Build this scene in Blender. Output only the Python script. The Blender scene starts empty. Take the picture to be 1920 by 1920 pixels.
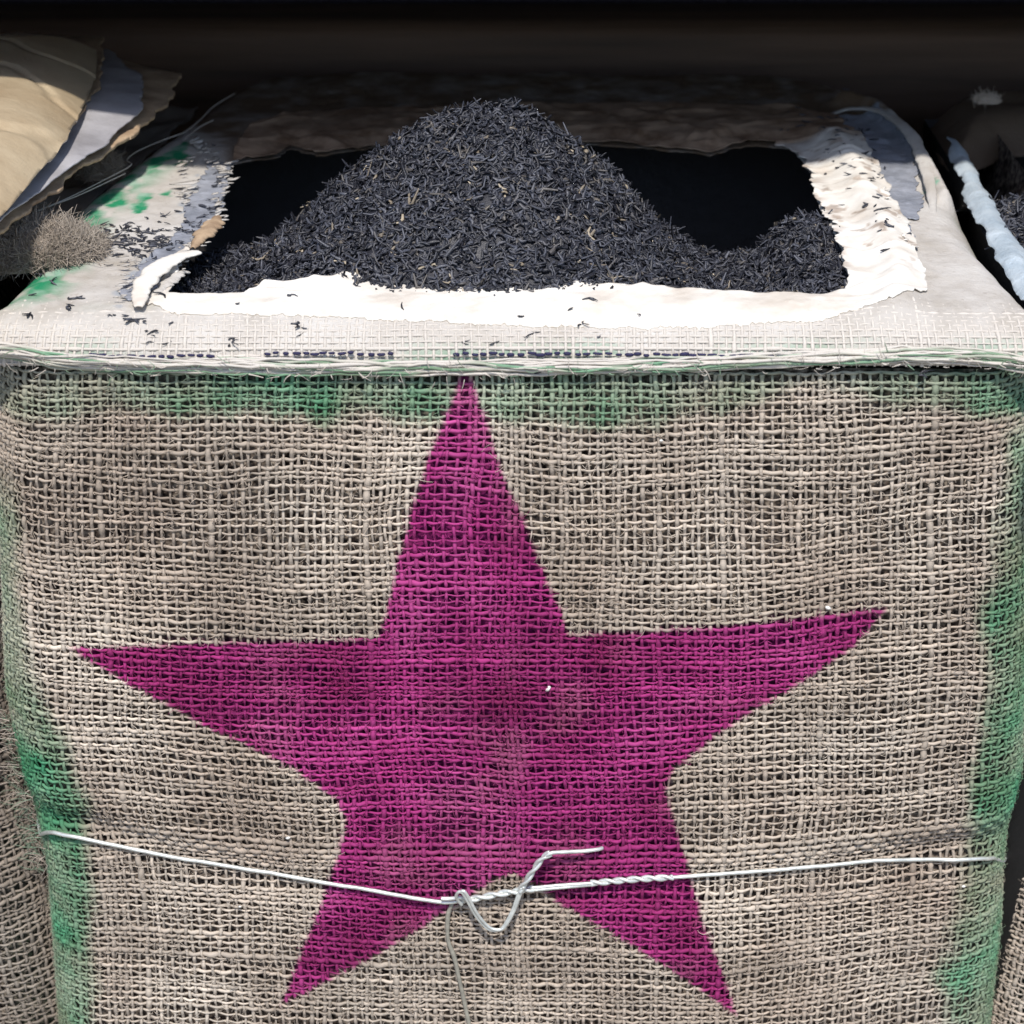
import bpy, math
import numpy as np
from mathutils import Vector
R = np.random.RandomState
sc = bpy.context.scene
col = sc.collection

# ------------------------------------------------------------------ camera
PITCH = math.radians(25.9)
FPX = 4000.0                       # focal length in pixels of the 1920 px photograph
CAM = np.array([0.0, -0.929, 0.376])
cam = bpy.data.objects.new('camera', bpy.data.cameras.new('camera'))
col.objects.link(cam)
cam.location = CAM
cam.rotation_euler = (math.pi/2 - PITCH, 0, 0)
cam.data.sensor_fit = 'HORIZONTAL'
cam.data.angle = 2*math.atan(960/FPX)
cam.data.clip_start = 0.02
cam.data.clip_end = 500
cam.data.dof.use_dof = True
cam.data.dof.focus_distance = 1.07
cam.data.dof.aperture_fstop = 11
sc.camera = cam

# ------------------------------------------------------------------ sky and sun
SUN_EL = 62.0
world = bpy.data.worlds.new("World"); sc.world = world
world.use_nodes = True
wn = world.node_tree.nodes; wn.clear()
wo = wn.new('ShaderNodeOutputWorld'); wb = wn.new('ShaderNodeBackground'); ws = wn.new('ShaderNodeTexSky')
ws.sky_type = 'NISHITA'; ws.sun_disc = False
ws.sun_elevation = math.radians(SUN_EL); ws.sun_rotation = math.radians(180)
wb.inputs['Strength'].default_value = 0.10
world.node_tree.links.new(ws.outputs[0], wb.inputs[0])
world.node_tree.links.new(wb.outputs[0], wo.inputs[0])
sun = bpy.data.objects.new('sun', bpy.data.lights.new('sun', 'SUN'))
col.objects.link(sun)
sun.data.energy = 2.6
sun.data.angle = math.radians(3.5)
sun.data.color = (1.0, 0.95, 0.88)
sun.location = (0, -3, 5)
sun.rotation_euler = (math.radians(90-SUN_EL), 0, 0)   # shines towards +Y and down
sc.view_settings.view_transform = 'Standard'
sc.view_settings.look = 'None'
sc.view_settings.gamma = 1
sc.view_settings.exposure = 0.80
sc.cycles.max_bounces = 6

# ------------------------------------------------------------------ measuring helpers
CP, SP = math.cos(PITCH), math.sin(PITCH)
def ray(px, py):
    a = (np.asarray(px, float)-960)/FPX; b = (960-np.asarray(py, float))/FPX
    # right (1,0,0), up (0,SP,CP), forward (0,CP,-SP)
    return np.stack([a + 0*b, CP + b*SP, -SP + b*CP], -1)
def on_z(px, py, z):
    d = ray(px, py); t = (z-CAM[2])/d[..., 2]
    return CAM + d*t[..., None]
def on_y(px, py, y=0.0):
    d = ray(px, py); t = (y-CAM[1])/d[..., 1]
    return CAM + d*t[..., None]

# ------------------------------------------------------------------ noise
_T = R(7).rand(8, 256, 256)
def vn(x, y, seed=0):
    x = np.asarray(x, float); y = np.asarray(y, float)
    xi = np.floor(x).astype(int); yi = np.floor(y).astype(int)
    fx = x-xi; fy = y-yi
    fx = fx*fx*(3-2*fx); fy = fy*fy*(3-2*fy)
    T = _T[seed % 8]; o = (seed*37) % 251
    g = lambda a, b: T[(a+o) & 255, (b+o*3) & 255]
    return (g(xi, yi)*(1-fx)+g(xi+1, yi)*fx)*(1-fy) + (g(xi, yi+1)*(1-fx)+g(xi+1, yi+1)*fx)*fy
def fbm(x, y, seed=0, oct=4):
    s = 0; a = .5; n = 0
    for k in range(oct):
        s = s + a*vn(x*2**k, y*2**k, seed+k); n += a; a *= .5
    return s/n - .5                # about -0.5 .. 0.5
def ss(a, b, x):
    t = np.clip((x-a)/(b-a), 0, 1); return t*t*(3-2*t)

def sdf(X, Y, poly):               # > 0 inside
    P = np.asarray(poly, float); n = len(P)
    d = np.full(X.shape, 1e9); ins = np.zeros(X.shape, bool)
    for i in range(n):
        a = P[i]; b = P[(i+1) % n]; e = b-a
        wx = X-a[0]; wy = Y-a[1]
        t = np.clip((wx*e[0]+wy*e[1])/(e@e+1e-18), 0, 1)
        d = np.minimum(d, (wx-e[0]*t)**2+(wy-e[1]*t)**2)
        if b[1] != a[1]:
            c = ((a[1] > Y) != (b[1] > Y)) & (X < (b[0]-a[0])*(Y-a[1])/(b[1]-a[1])+a[0])
            ins ^= c
    return np.where(ins, 1, -1)*np.sqrt(d)

# ------------------------------------------------------------------ object helpers
def tag(o, label=None, cat=None, group=None, kind=None):
    if label: o['label'] = label
    if cat: o['category'] = cat
    if group: o['group'] = group
    if kind: o['kind'] = kind
    return o
def link(name, me, mat, parent=None, kind=None):
    o = bpy.data.objects.new(name, me); col.objects.link(o)
    if mat: me.materials.append(mat)
    if parent: o.parent = parent
    if kind: o['kind'] = kind
    return o
def empty(name, loc=(0, 0, 0)):
    o = bpy.data.objects.new(name, None); col.objects.link(o); o.location = loc; o.empty_display_size = .05
    return o
def make_mesh(name, V, F, mask=None, smooth=True):
    """V (n,3); F (m,3|4) array or a list of such; mask (n,4) colour attribute"""
    Fs = F if isinstance(F, list) else [F]
    Fs = [f for f in Fs if len(f)]
    me = bpy.data.meshes.new(name)
    V = np.asarray(V, np.float32)
    me.vertices.add(len(V)); me.vertices.foreach_set('co', V.ravel())
    loops = np.concatenate([f.ravel() for f in Fs]).astype(np.int32)
    tot = np.concatenate([np.full(len(f), f.shape[1]) for f in Fs]).astype(np.int32)
    st = np.concatenate([[0], np.cumsum(tot)[:-1]]).astype(np.int32)
    me.loops.add(len(loops)); me.loops.foreach_set('vertex_index', loops)
    me.polygons.add(len(tot)); me.polygons.foreach_set('loop_start', st); me.polygons.foreach_set('loop_total', tot)
    if smooth: me.polygons.foreach_set('use_smooth', np.ones(len(tot), bool))
    if mask is not None:
        a = me.color_attributes.new('mask', 'FLOAT_COLOR', 'POINT')
        a.data.foreach_set('color', np.asarray(mask, np.float32).ravel())
    me.update(calc_edges=True); me.validate()
    return me

def tubes(P, rad, U, sides=5, flat=1.0, caps=False, phase=None):
    """P (n,k,3) paths, rad (n,k), U (n,k,3) about the surface normal. returns V, F, owner index"""
    n, k, _ = P.shape
    T = np.gradient(P, axis=1); T /= np.linalg.norm(T, axis=2, keepdims=True)+1e-12
    Vv = np.cross(T, U); Vv /= np.linalg.norm(Vv, axis=2, keepdims=True)+1e-12
    Un = np.cross(Vv, T)
    a = np.arange(sides)*2*math.pi/sides + (0 if phase is None else phase)
    ring = P[:, :, None] + rad[:, :, None, None]*(np.cos(a)[None, None, :, None]*Un[:, :, None]*flat
                                                 + np.sin(a)[None, None, :, None]*Vv[:, :, None])
    V = ring.reshape(-1, 3)
    i = np.arange(n)[:, None, None]; j = np.arange(k-1)[None, :, None]; s = np.arange(sides)[None, None, :]
    s2 = (s+1) % sides
    b = (i*k+j)*sides
    F = np.stack([b+s, b+s2, b+sides+s2, b+sides+s], -1).reshape(-1, 4)
    Fs = [F]
    if caps and sides >= 3:
        ii = np.arange(n)[:, None]; q = np.arange(sides)[None, :]
        Fs.append((ii*k*sides+q[:, ::-1]).reshape(n, sides))
        Fs.append((ii*k*sides+(k-1)*sides+q).reshape(n, sides))
    return V, Fs
def spline(pts, n):
    """Catmull-Rom through points -> n samples"""
    P = np.asarray(pts, float)
    P = np.vstack([2*P[0]-P[1], P, 2*P[-1]-P[-2]])
    m = len(P)-3
    L = np.linalg.norm(np.diff(P[1:-1], axis=0), axis=1); c = np.concatenate([[0], np.cumsum(L)])
    t = np.linspace(0, c[-1], n)
    i = np.clip(np.searchsorted(c, t, side='right')-1, 0, m-1)
    f = ((t-c[i])/L[i])[:, None]
    p0, p1, p2, p3 = P[i], P[i+1], P[i+2], P[i+3]
    return .5*((2*p1)+(-p0+p2)*f+(2*p0-5*p1+4*p2-p3)*f**2+(-p0+3*p1-3*p2+p3)*f**3)

# ------------------------------------------------------------------ materials
class NT:
    def __init__(s, name):
        s.m = bpy.data.materials.new(name); s.m.use_nodes = True
        s.t = s.m.node_tree; s.t.nodes.clear()
        s.out = s.t.nodes.new('ShaderNodeOutputMaterial'); s.b = s.t.nodes.new('ShaderNodeBsdfPrincipled')
        s.t.links.new(s.b.outputs[0], s.out.inputs[0])
    def n(s, ty, **k):
        nd = s.t.nodes.new(ty)
        for a, b in k.items(): setattr(nd, a, b)
        return nd
    def l(s, a, b): s.t.links.new(a, b)
    def noise(s, scale, detail=4, rough=.55, vec=None):
        nd = s.n('ShaderNodeTexNoise'); nd.inputs['Scale'].default_value = scale
        nd.inputs['Detail'].default_value = detail; nd.inputs['Roughness'].default_value = rough
        if vec is None:
            tc = s.n('ShaderNodeTexCoord'); vec = tc.outputs['Object']
        s.l(vec, nd.inputs['Vector']); return nd.outputs['Fac']
    def ramp(s, fac, stops):
        nd = s.n('ShaderNodeValToRGB'); s.l(fac, nd.inputs[0])
        cr = nd.color_ramp
        while len(cr.elements) < len(stops): cr.elements.new(.5)
        for e, (p, c) in zip(cr.elements, stops):
            e.position = p; e.color = (*c, 1) if len(c) == 3 else c
        return nd.outputs[0]
    def mix(s, fac, a, b, mode='MIX'):
        nd = s.n('ShaderNodeMix'); nd.data_type = 'RGBA'; nd.blend_type = mode; nd.clamp_factor = True
        for v, sock in ((fac, nd.inputs[0]), (a, nd.inputs[6]), (b, nd.inputs[7])):
            if isinstance(v, (int, float)): sock.default_value = v
            elif isinstance(v, tuple): sock.default_value = (*v, 1)
            else: s.l(v, sock)
        return nd.outputs[2]
    def math(s, op, a, b=0.0, clamp=False):
        nd = s.n('ShaderNodeMath', operation=op); nd.use_clamp = clamp
        for v, sock in ((a, nd.inputs[0]), (b, nd.inputs[1])):
            if isinstance(v, (int, float)): sock.default_value = v
            else: s.l(v, sock)
        return nd.outputs[0]
    def mask(s):
        at = s.n('ShaderNodeAttribute', attribute_name='mask')
        sp = s.n('ShaderNodeSeparateColor'); s.l(at.outputs['Color'], sp.inputs[0])
        return sp.outputs[0], sp.outputs[1], sp.outputs[2], at.outputs['Alpha']
    def bump(s, h, strength, dist):
        nd = s.n('ShaderNodeBump'); nd.inputs['Strength'].default_value = strength; nd.inputs['Distance'].default_value = dist
        s.l(h, nd.inputs['Height']); s.l(nd.outputs[0], s.b.inputs['Normal'])
    def base(s, c):
        if isinstance(c, tuple): s.b.inputs['Base Color'].default_value = (*c, 1)
        else: s.l(c, s.b.inputs['Base Color'])
    def set(s, **k):
        for a, v in k.items(): s.b.inputs[a.replace('_', ' ')].default_value = v

def jute_material(name, green=1.0, star=1.0, dark=1.0):
    t = NT(name)
    r, g, b, a = t.mask()
    n1 = t.noise(9, 5, .6)
    base = t.ramp(n1, [(.30, (.32*dark, .255*dark, .205*dark)), (.50, (.44*dark, .372*dark, .308*dark)), (.70, (.56*dark, .495*dark, .42*dark))])
    tone = t.math('ADD', t.math('MULTIPLY', b, .9), .55)
    base = t.mix(1.0, base, t.combine(tone), 'MULTIPLY') if hasattr(t, 'combine') else base
    return t, r, g, b, a, base
def gray(t, v):
    nd = t.n('ShaderNodeCombineColor')
    for k in range(3): t.l(v, nd.inputs[k])
    return nd.outputs[0]
NT.combine = gray
def jute(name, green=1.0, star=1.0, dark=1.0):
    t, r, g, b, a, base = jute_material(name, green, star, dark)
    if star:
        mg = t.ramp(t.noise(14, 4, .6), [(.30, (.20, .014, .085)), (.52, (.32, .030, .160)), (.74, (.43, .080, .25))])
        mg = t.mix(1.0, mg, t.combine(t.math('ADD', t.math('MULTIPLY', b, .8), .6)), 'MULTIPLY')
        base = t.mix(t.math('MULTIPLY', r, star), base, mg)
    if green:
        gr = t.ramp(t.noise(22, 4, .6), [(.3, (.09, .16, .08)), (.5, (.05, .20, .10)), (.72, (.065, .31, .165))])
        base = t.mix(t.math('MULTIPLY', g, green), base, gr)
    base = t.mix(a, base, (.54, .51, .47))
    t.base(base)
    t.set(Roughness=.85, Specular_IOR_Level=.25)
    t.bump(t.noise(900, 3, .6), .5, .0006)
    return t.m
M_JUTE = jute('jute_dyed')
M_JUTE_PLAIN = jute('jute_plain', green=.0, star=0.0, dark=.58)
M_JUTE_TAN = jute('jute_tan', green=.0, star=0.0, dark=1.0)

def m_lining():
    t = NT('lining'); r, g, b, a = t.mask()
    base = t.ramp(t.noise(260, 3, .6), [(.38, (.018, .013, .011)), (.52, (.12, .094, .076)), (.66, (.30, .25, .20))])
    base = t.mix(r, base, t.ramp(t.noise(260, 3, .6), [(.36, (.022, .002, .016)), (.52, (.13, .010, .075)), (.68, (.25, .02, .13))])); base = t.mix(t.math('MULTIPLY', g, .7), base, (.008, .035, .02))
    t.base(base); t.set(Roughness=.9, Specular_IOR_Level=.1); return t.m
M_LINING = m_lining()
def m_paste():
    t = NT('pasted_paper'); r, g, b, a = t.mask()
    base = t.ramp(t.noise(26, 6, .65), [(.30, (.36, .325, .28)), (.5, (.46, .43, .395)), (.7, (.53, .51, .48))])
    fine = t.noise(240, 3, .6)
    base = t.mix(t.ramp(fine, [(.62, (0, 0, 0)), (.74, (.45,)*3)]), base, (.25, .21, .17))
    base = t.mix(b, base, (.13, .085, .052))                     # brown stains, also painting the back rim's shade darker
    base = t.mix(g, base, t.ramp(t.noise(60, 3), [(.35, (.28, .42, .33)), (.55, (.015, .22, .10))]))
    base = t.mix(r, base, (.27, .30, .34))                        # grey smudges
    t.base(base); t.set(Roughness=.75, Specular_IOR_Level=.3)
    t.bump(t.noise(330, 5, .65), .6, .0012); return t.m
M_PASTE = m_paste()
def m_white():
    t = NT('inner_paper'); r, g, b, a = t.mask()
    base = t.ramp(t.noise(35, 5, .6), [(.3, (.56, .50, .43)), (.5, (.68, .64, .58)), (.68, (.76, .73, .68))])
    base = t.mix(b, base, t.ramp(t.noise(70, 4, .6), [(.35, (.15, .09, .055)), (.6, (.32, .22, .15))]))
    base = t.mix(r, base, (.03, .026, .025))
    t.base(base); t.set(Roughness=.6, Specular_IOR_Level=.35)
    t.bump(t.noise(160, 4, .6), .35, .001); return t.m
M_WHITE = m_white()
def m_foil(name='foil_layer', a=(.26, .28, .33), b=(.46, .48, .54), rough=.42):
    t = NT(name)
    t.base(t.ramp(t.noise(55, 5, .7), [(.32, a), (.68, b)]))
    t.set(Roughness=rough, Metallic=.35)
    t.bump(t.noise(120, 5, .7), .7, .002); return t.m
M_FOIL = m_foil()
M_FILM = m_foil('pale_film', (.50, .60, .68), (.75, .84, .90), .35)
def m_kraft(name, c1, c2, rough, coat=0.0, sc1=14):
    t = NT(name); t.base(t.ramp(t.noise(sc1, 5, .6), [(.3, c1), (.7, c2)]))
    t.set(Roughness=rough, Coat_Weight=coat, Coat_Roughness=.3)
    t.bump(t.noise(40, 5, .6), .5, .003); return t.m
M_KRAFT = m_kraft('glossy_kraft', (.38, .28, .17), (.58, .48, .33), .30, .8)
M_BROWN = m_kraft('brown_paper', (.22, .14, .085), (.50, .37, .24), .8, 0, 60)
M_LILAC = m_kraft('grey_layer', (.26, .25, .26), (.44, .43, .45), .5, .1, 30)
def m_tea():
    t = NT('tea_leaf'); r, g, b, a = t.mask()
    base = t.ramp(r, [(0, (.010, .010, .015)), (.5, (.025, .026, .035)), (.86, (.068, .072, .092)), (.982, (.085, .075, .065)), (.993, (.22, .18, .13)), (1, (.45, .38, .28))])
    t.base(base); t.set(Roughness=.48, Specular_IOR_Level=.6)
    t.bump(t.noise(1500, 3), .5, .0005); return t.m
M_TEA = m_tea()
def m_simple(name, c, rough=.6, metal=0.0, bump=None):
    t = NT(name); t.base(c); t.set(Roughness=rough, Metallic=metal)
    if bump: t.bump(t.noise(bump[0], 4), bump[1], bump[2])
    return t.m
def m_wire():
    t = NT('galvanised_wire')
    t.base(t.ramp(t.noise(180, 4, .6), [(.3, (.50, .52, .50)), (.65, (.80, .83, .80))]))
    t.set(Roughness=.42, Metallic=.55); t.bump(t.noise(700, 3), .3, .0004); return t.m
M_WIRE = m_wire()
M_STRAND = m_kraft('dull_strand', (.20, .19, .16), (.36, .34, .28), .7, 0, 200)
M_GAP = m_simple('navy_gap', (.018, .016, .06), .8, 0, (900, .5, .0005))  # near-black colour standing in for a shaded gap
def m_wood(name, c1, c2):
    t = NT(name); tc = t.n('ShaderNodeTexCoord'); mp = t.n('ShaderNodeMapping'); mp.inputs['Scale'].default_value = (1.2, 22, 22)
    t.l(tc.outputs['Object'], mp.inputs['Vector'])
    f = t.noise(3.2, 6, .6, mp.outputs[0])
    t.base(t.ramp(f, [(.3, c1), (.7, c2)])); t.set(Roughness=.7); t.bump(f, .5, .003); return t.m
M_WOOD = m_wood('dark_wood', (.060, .034, .020), (.13, .075, .048))
M_WALL = m_wood('dark_wall', (.035, .028, .040), (.06, .048, .064))
def m_ground():
    t = NT('ground'); t.base(t.ramp(t.noise(3, 6, .6), [(.3, (.16, .14, .12)), (.7, (.27, .25, .22))])); t.set(Roughness=.9)
    t.bump(t.noise(30, 5), .5, .01); return t.m
M_GROUND = m_ground()

# ------------------------------------------------------------------ the place: ground, wall, rail, board overhead
def box(name, x0, x1, y0, y1, z0, z1, mat, parent=None, bev=0.004, seg=3):
    V = np.array([[x, y, z] for x in (x0, x1) for y in (y0, y1) for z in (z0, z1)], float)
    F = np.array([[0, 1, 3, 2], [4, 6, 7, 5], [0, 4, 5, 1], [2, 3, 7, 6], [0, 2, 6, 4], [1, 5, 7, 3]])
    me = make_mesh(name, V, F, smooth=False)
    o = link(name, me, mat, parent)
    if bev:
        b = o.modifiers.new('bevel', 'BEVEL'); b.width = bev; b.segments = seg
    return o
GZ = -0.445
g = link('ground', make_mesh('ground', [[-200, -200, GZ], [200, -200, GZ], [200, 200, GZ], [-200, 200, GZ]], np.array([[0, 1, 2, 3]]), smooth=False), M_GROUND)
g['kind'] = 'structure'
w = box('wall', -1.6, 1.6, .60, .66, GZ, 1.2, M_WALL, bev=0); w['kind'] = 'structure'
tag(box('wooden_rail', -1.5, 1.5, .520, .597, -.06, .041, M_WOOD, bev=.016, seg=5),
    'dark brown wooden rail running behind the open tea sacks', 'rail')
tag(box('shelf_board', -1.5, 1.5, .192, .598, .142, .172, M_WOOD, bev=.003),
    'dark wooden shelf board overhanging the back of the sacks', 'shelf')

# ------------------------------------------------------------------ sack geometry
PITCH_C = 0.0039
ZT = 0.020                                  # level of the top of the sack
RC = 0.036                                  # vertical corner radius
_py = np.array([640, 700, 1000, 1300, 1450, 1560, 1640, 1750, 1920, 2100])
_lx = np.array([-22, -20, -8, 4, 34, 70, 84, 92, 104, 118])
_rx = np.array([1950, 1948, 1940, 1934, 1924, 1897, 1887, 1884, 1864, 1850])
_L = on_y(_lx, _py, .02); _Rr = on_y(_rx, _py, .02)
def prof(z):
    l = np.interp(-z, -_L[:, 2], _L[:, 0]); r = np.interp(-z, -_Rr[:, 2], _Rr[:, 0])
    return (l+r)/2, (r-l)/2
def wire_z(x):
    # height of the binding wire across the face (creases the cloth)
    return np.interp(x, _wx, _wz)
_w = on_y(np.array([70, 300, 560, 840, 1000, 1250, 1600, 1893]), np.array([1556, 1602, 1645, 1692, 1668, 1645, 1620, 1604]), -.01)
_wx, _wz = _w[:, 0], _w[:, 2]
def bulge(x, z):
    cx, hw = prof(z)
    u = np.clip((x-cx)/(hw-RC), -1, 1)
    q = (1-u*u)
    m = -.012*q*ss(0, -.16, z)
    m = m - .003*q*ss(0, -.02, z)
    wr = .0065*fbm(x*9+3, z*9, 1, 3)*ss(0, -.05, z)*ss(1.0, .8, np.abs(u))
    d = z-wire_z(x)
    cr = (.0012+.005*np.abs(u)**3)*np.exp(-(d/.010)**2)
    # a shallow pleated band just under the hem
    pl = .0022*fbm(x*38, z*6, 3, 3)*np.exp(-(z/.05)**2)
    return m + wr + cr + pl + .0012*ss(-.03, 0, z)
def body(s, z):
    """surface point and outward normal at arc position s and height z"""
    cx, hw = prof(z)
    flat = hw-RC; a = np.abs(s); sg = np.sign(s)
    ang = np.clip((a-flat)/RC, 0, math.pi/2)
    ext = np.maximum(a-flat-RC*math.pi/2, 0)
    xl = np.minimum(a, flat)+RC*np.sin(ang)
    x = cx+sg*xl
    y = RC*(1-np.cos(ang)) + ext
    y = y + np.where(a < flat, bulge(x, z), bulge(cx+sg*flat, z)*np.cos(ang))
    N = np.stack([sg*np.sin(ang), -np.cos(ang), 0*ang], -1)
    return np.stack([x, y, z+0*x], -1), N
def front_pt(px, py, off=0.0):
    """point of the front cloth seen at a photo pixel (fixed point iteration)"""
    px = np.asarray(px, float); py = np.asarray(py, float); y = np.zeros_like(px+py)
    d = ray(px, py)
    for _ in range(14):
        t = (y-CAM[1])/d[..., 1]; p = CAM+d*t[..., None]
        cx, hw = prof(p[..., 2])
        over = np.clip(np.abs(p[..., 0]-cx)-(hw-RC), 0, RC*.995)
        yc = RC-np.sqrt(RC*RC-over*over)
        y = bulge(p[..., 0], p[..., 2])*(over == 0)+yc - off
    t = (y-CAM[1])/d[..., 1]
    return CAM+d*t[..., None]

# --- dye: traced once to the cloth, in the cloth's own x / z metres
STAR = [(872, 682), (905, 770), (948, 900), (978, 965), (1010, 1055), (1050, 1140), (1066, 1190), (1250, 1183), (1450, 1165),
        (1662, 1143), (1600, 1210), (1480, 1292), (1350, 1372), (1258, 1448), (1248, 1482), (1264, 1545), (1288, 1620),
        (1318, 1735), (1350, 1810), (1380, 1902), (1305, 1850), (1180, 1768), (1060, 1700), (1005, 1660), (965, 1636), (915, 1655),
        (830, 1712), (740, 1770), (650, 1820), (575, 1858), (528, 1885), (560, 1800), (600, 1700), (636, 1600), (650, 1540), (632, 1500),
        (550, 1440), (400, 1368), (270, 1298), (130, 1217), (250, 1211), (450, 1205), (600, 1203), (712, 1194), (730, 1120), (770, 960),
        (808, 850), (850, 742)]
SP3 = front_pt(np.array([p[0] for p in STAR]), np.array([p[1] for p in STAR]))
STARW = SP3[:, [0, 2]]
def curve_fn(pts, horizontal):
    P = front_pt(np.array([p[0] for p in pts], float), np.array([p[1] for p in pts], float))
    if horizontal: return lambda x: np.interp(x, P[:, 0], P[:, 2])
    return lambda z: np.interp(-z, -P[:, 2], P[:, 0])
g_top = curve_fn([(0, 745), (200, 765), (330, 765), (500, 772), (700, 775), (830, 770), (880, 760), (960, 790), (1150, 800), (1350, 780), (1500, 725), (1700, 760), (1900, 770)], True)
g_left = curve_fn([(30, 850), (34, 1100), (70, 1300), (122, 1400), (160, 1500), (172, 1650), (168, 1900)], False)
g_right = curve_fn([(1890, 800), (1880, 1000), (1848, 1150), (1838, 1400), (1826, 1500), (1800, 1640), (1776, 1800), (1768, 1920)], False)
g_rtop = [(0, .30), (200, .4), (330, .9), (600, 1.0), (800, .95), (860, .55), (950, .75), (1150, .8), (1350, .7), (1480, .35), (1650, .5), (1800, .8), (1920, .95)]
_gx = on_y(np.array([p[0] for p in g_rtop], float), 740+0*np.array([p[0] for p in g_rtop], float), 0)[:, 0]
_gv = np.array([p[1] for p in g_rtop])
def dye(x, z, arc_over, seed=0):
    """star, green 0..1 ; arc_over: how far past the vertical corner"""
    j = .0022*fbm(x*220, z*220, seed+2, 3)
    st = ss(-.0012, .0012, sdf(x+j, z+.0022*fbm(x*200+9, z*200, seed+5, 3), STARW))
    n = fbm(x*45, z*45, 4, 4)
    gt = np.interp(x, _gx, _gv)*ss(-.007, .004, z-g_top(x)+.016*n)
    gl = ss(.007, -.007, x-g_left(z)+.016*n)*ss(-.05, -.09, z)*(.55+.45*ss(-.16, -.2, z))
    gr = ss(-.007, .007, x-g_right(z)+.016*n)*ss(-.02, -.06, z)*.9
    fade = .75+.9*n
    gg = np.clip(np.maximum(np.maximum(gt, gl), gr)*fade, 0, 1)*ss(1.0, .72, arc_over)
    st = st*(1-.10*ss(.02, .28, fbm(x*34, z*34, 2, 5)))
    return st, gg*(1-st*.9)

# --- index space of the weave -> cloth space
NR = 125; NW = 164
rr = R(11)
dz = .00342*(1+.20*rr.randn(NR+2)); Zrow = -.0032-np.concatenate([[0], np.cumsum(np.clip(dz, .0024, .0050))])
ds = PITCH_C*(1+.22*rr.randn(NW+2)); Sc = np.concatenate([[0], np.cumsum(np.clip(ds, .0026, .0052))]); Sc -= Sc[NW//2]
HWREF = prof(np.array(-.05))[1]
def weave(j, i):
    s = np.interp(j, np.arange(NW+3), Sc); z = np.interp(i, np.arange(NR+3), Zrow)
    s = s + .0065*fbm(j*.045, i*.045, 6, 3) + .0009*fbm(j*.4, i*.4, 2, 2)
    fall = ss(0, 12, i)
    z = z + fall*.018*fbm(j*.028+5, i*.03, 3, 3) + .0009*fbm(j*.35+9, i*.35, 5, 2)
    cx, hw = prof(z)
    return s*hw/HWREF, z
def thick(n, k, seed, base, fr=.22):
    a = np.arange(n)[:, None]; b = np.arange(k)[None, :]
    r = R(seed)
    per = np.exp(.20*r.randn(n, 1))
    slub = 1+.75*np.clip(fbm(b*fr*.35+0*a, a*17.3+0*b, 3, 2)+.0, -.35, .5) + .8*fbm(b*fr*2.2, a*7.1+0*b, 5, 2)
    return base*per*slub
KS = 3
A_W = .00075
def weft_set():
    jj = np.linspace(0, NW-1, (NW-1)*KS+1)[None, :].repeat(NR, 0); ii = np.arange(NR)[:, None]+0*jj
    s, z = weave(jj, ii)
    z = z + .0014*fbm(jj*.33, ii*13.7, 2, 3)
    P, N = body(s, z)
    off = A_W*np.cos(np.pi*jj)*np.where(np.arange(NR) % 2, -1, 1)[:, None]
    P = P+N*off[..., None]
    rad = thick(NR, jj.shape[1], 21, .00080)
    return P, N, rad, s, z
def warp_set():
    ii = np.linspace(0, NR-1, (NR-1)*KS+1)[None, :].repeat(NW, 0); jj = np.arange(NW)[:, None]+0*ii
    s, z = weave(jj, ii)
    s = s + .0016*fbm(ii*.33, jj*11.3, 4, 3)
    P, N = body(s, z)
    off = -A_W*np.cos(np.pi*ii)*np.where(np.arange(NW) % 2, -1, 1)[:, None]
    P = P+N*off[..., None]
    rad = thick(NW, ii.shape[1], 22, .00084)
    return P, N, rad, s, z
def thread_mask(P, s, z, sides, seed):
    cx, hw = prof(z)
    over = (np.abs(s)-(hw-RC))/(RC*math.pi/2)
    st, gg = dye(P[..., 0], P[..., 2], over)
    n, k = s.shape
    r = R(seed)
    tone = .5+.10*r.randn(n, 1)+.5*fbm(np.arange(k)[None, :]*.13+0*s, np.arange(n)[:, None]*3.7+0*s, 1, 3)
    tone = tone + .5*fbm(P[..., 0]*16, P[..., 2]*16, 7, 3)
    edge = .22*ss(-.022, -.004, z)*(.5+fbm(P[..., 0]*30, P[..., 2]*60, 2, 3))
    m = np.stack([st, gg, np.clip(tone, 0, 1), np.clip(edge, 0, 1)*(1-st)], -1)
    return m[:, :, None].repeat(sides, 2).reshape(-1, 4)
SIDES = 5
def cloth_mesh():
    Pw, Nw, rw, sw, zw = weft_set(); Pp, Np, rp, sp_, zp = warp_set()
    V1, F1 = tubes(Pw, rw, Nw, SIDES, .8); V2, F2 = tubes(Pp, rp, Np, SIDES, .8)
    m1 = thread_mask(Pw, sw, zw, SIDES, 31); m2 = thread_mask(Pp, sp_, zp, SIDES, 32)
    m2[:, 2] *= .86
    return make_mesh('burlap_threads', np.vstack([V1, V2]), [F1[0], F2[0]+len(V1)], np.vstack([m1, m2]))
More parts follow.
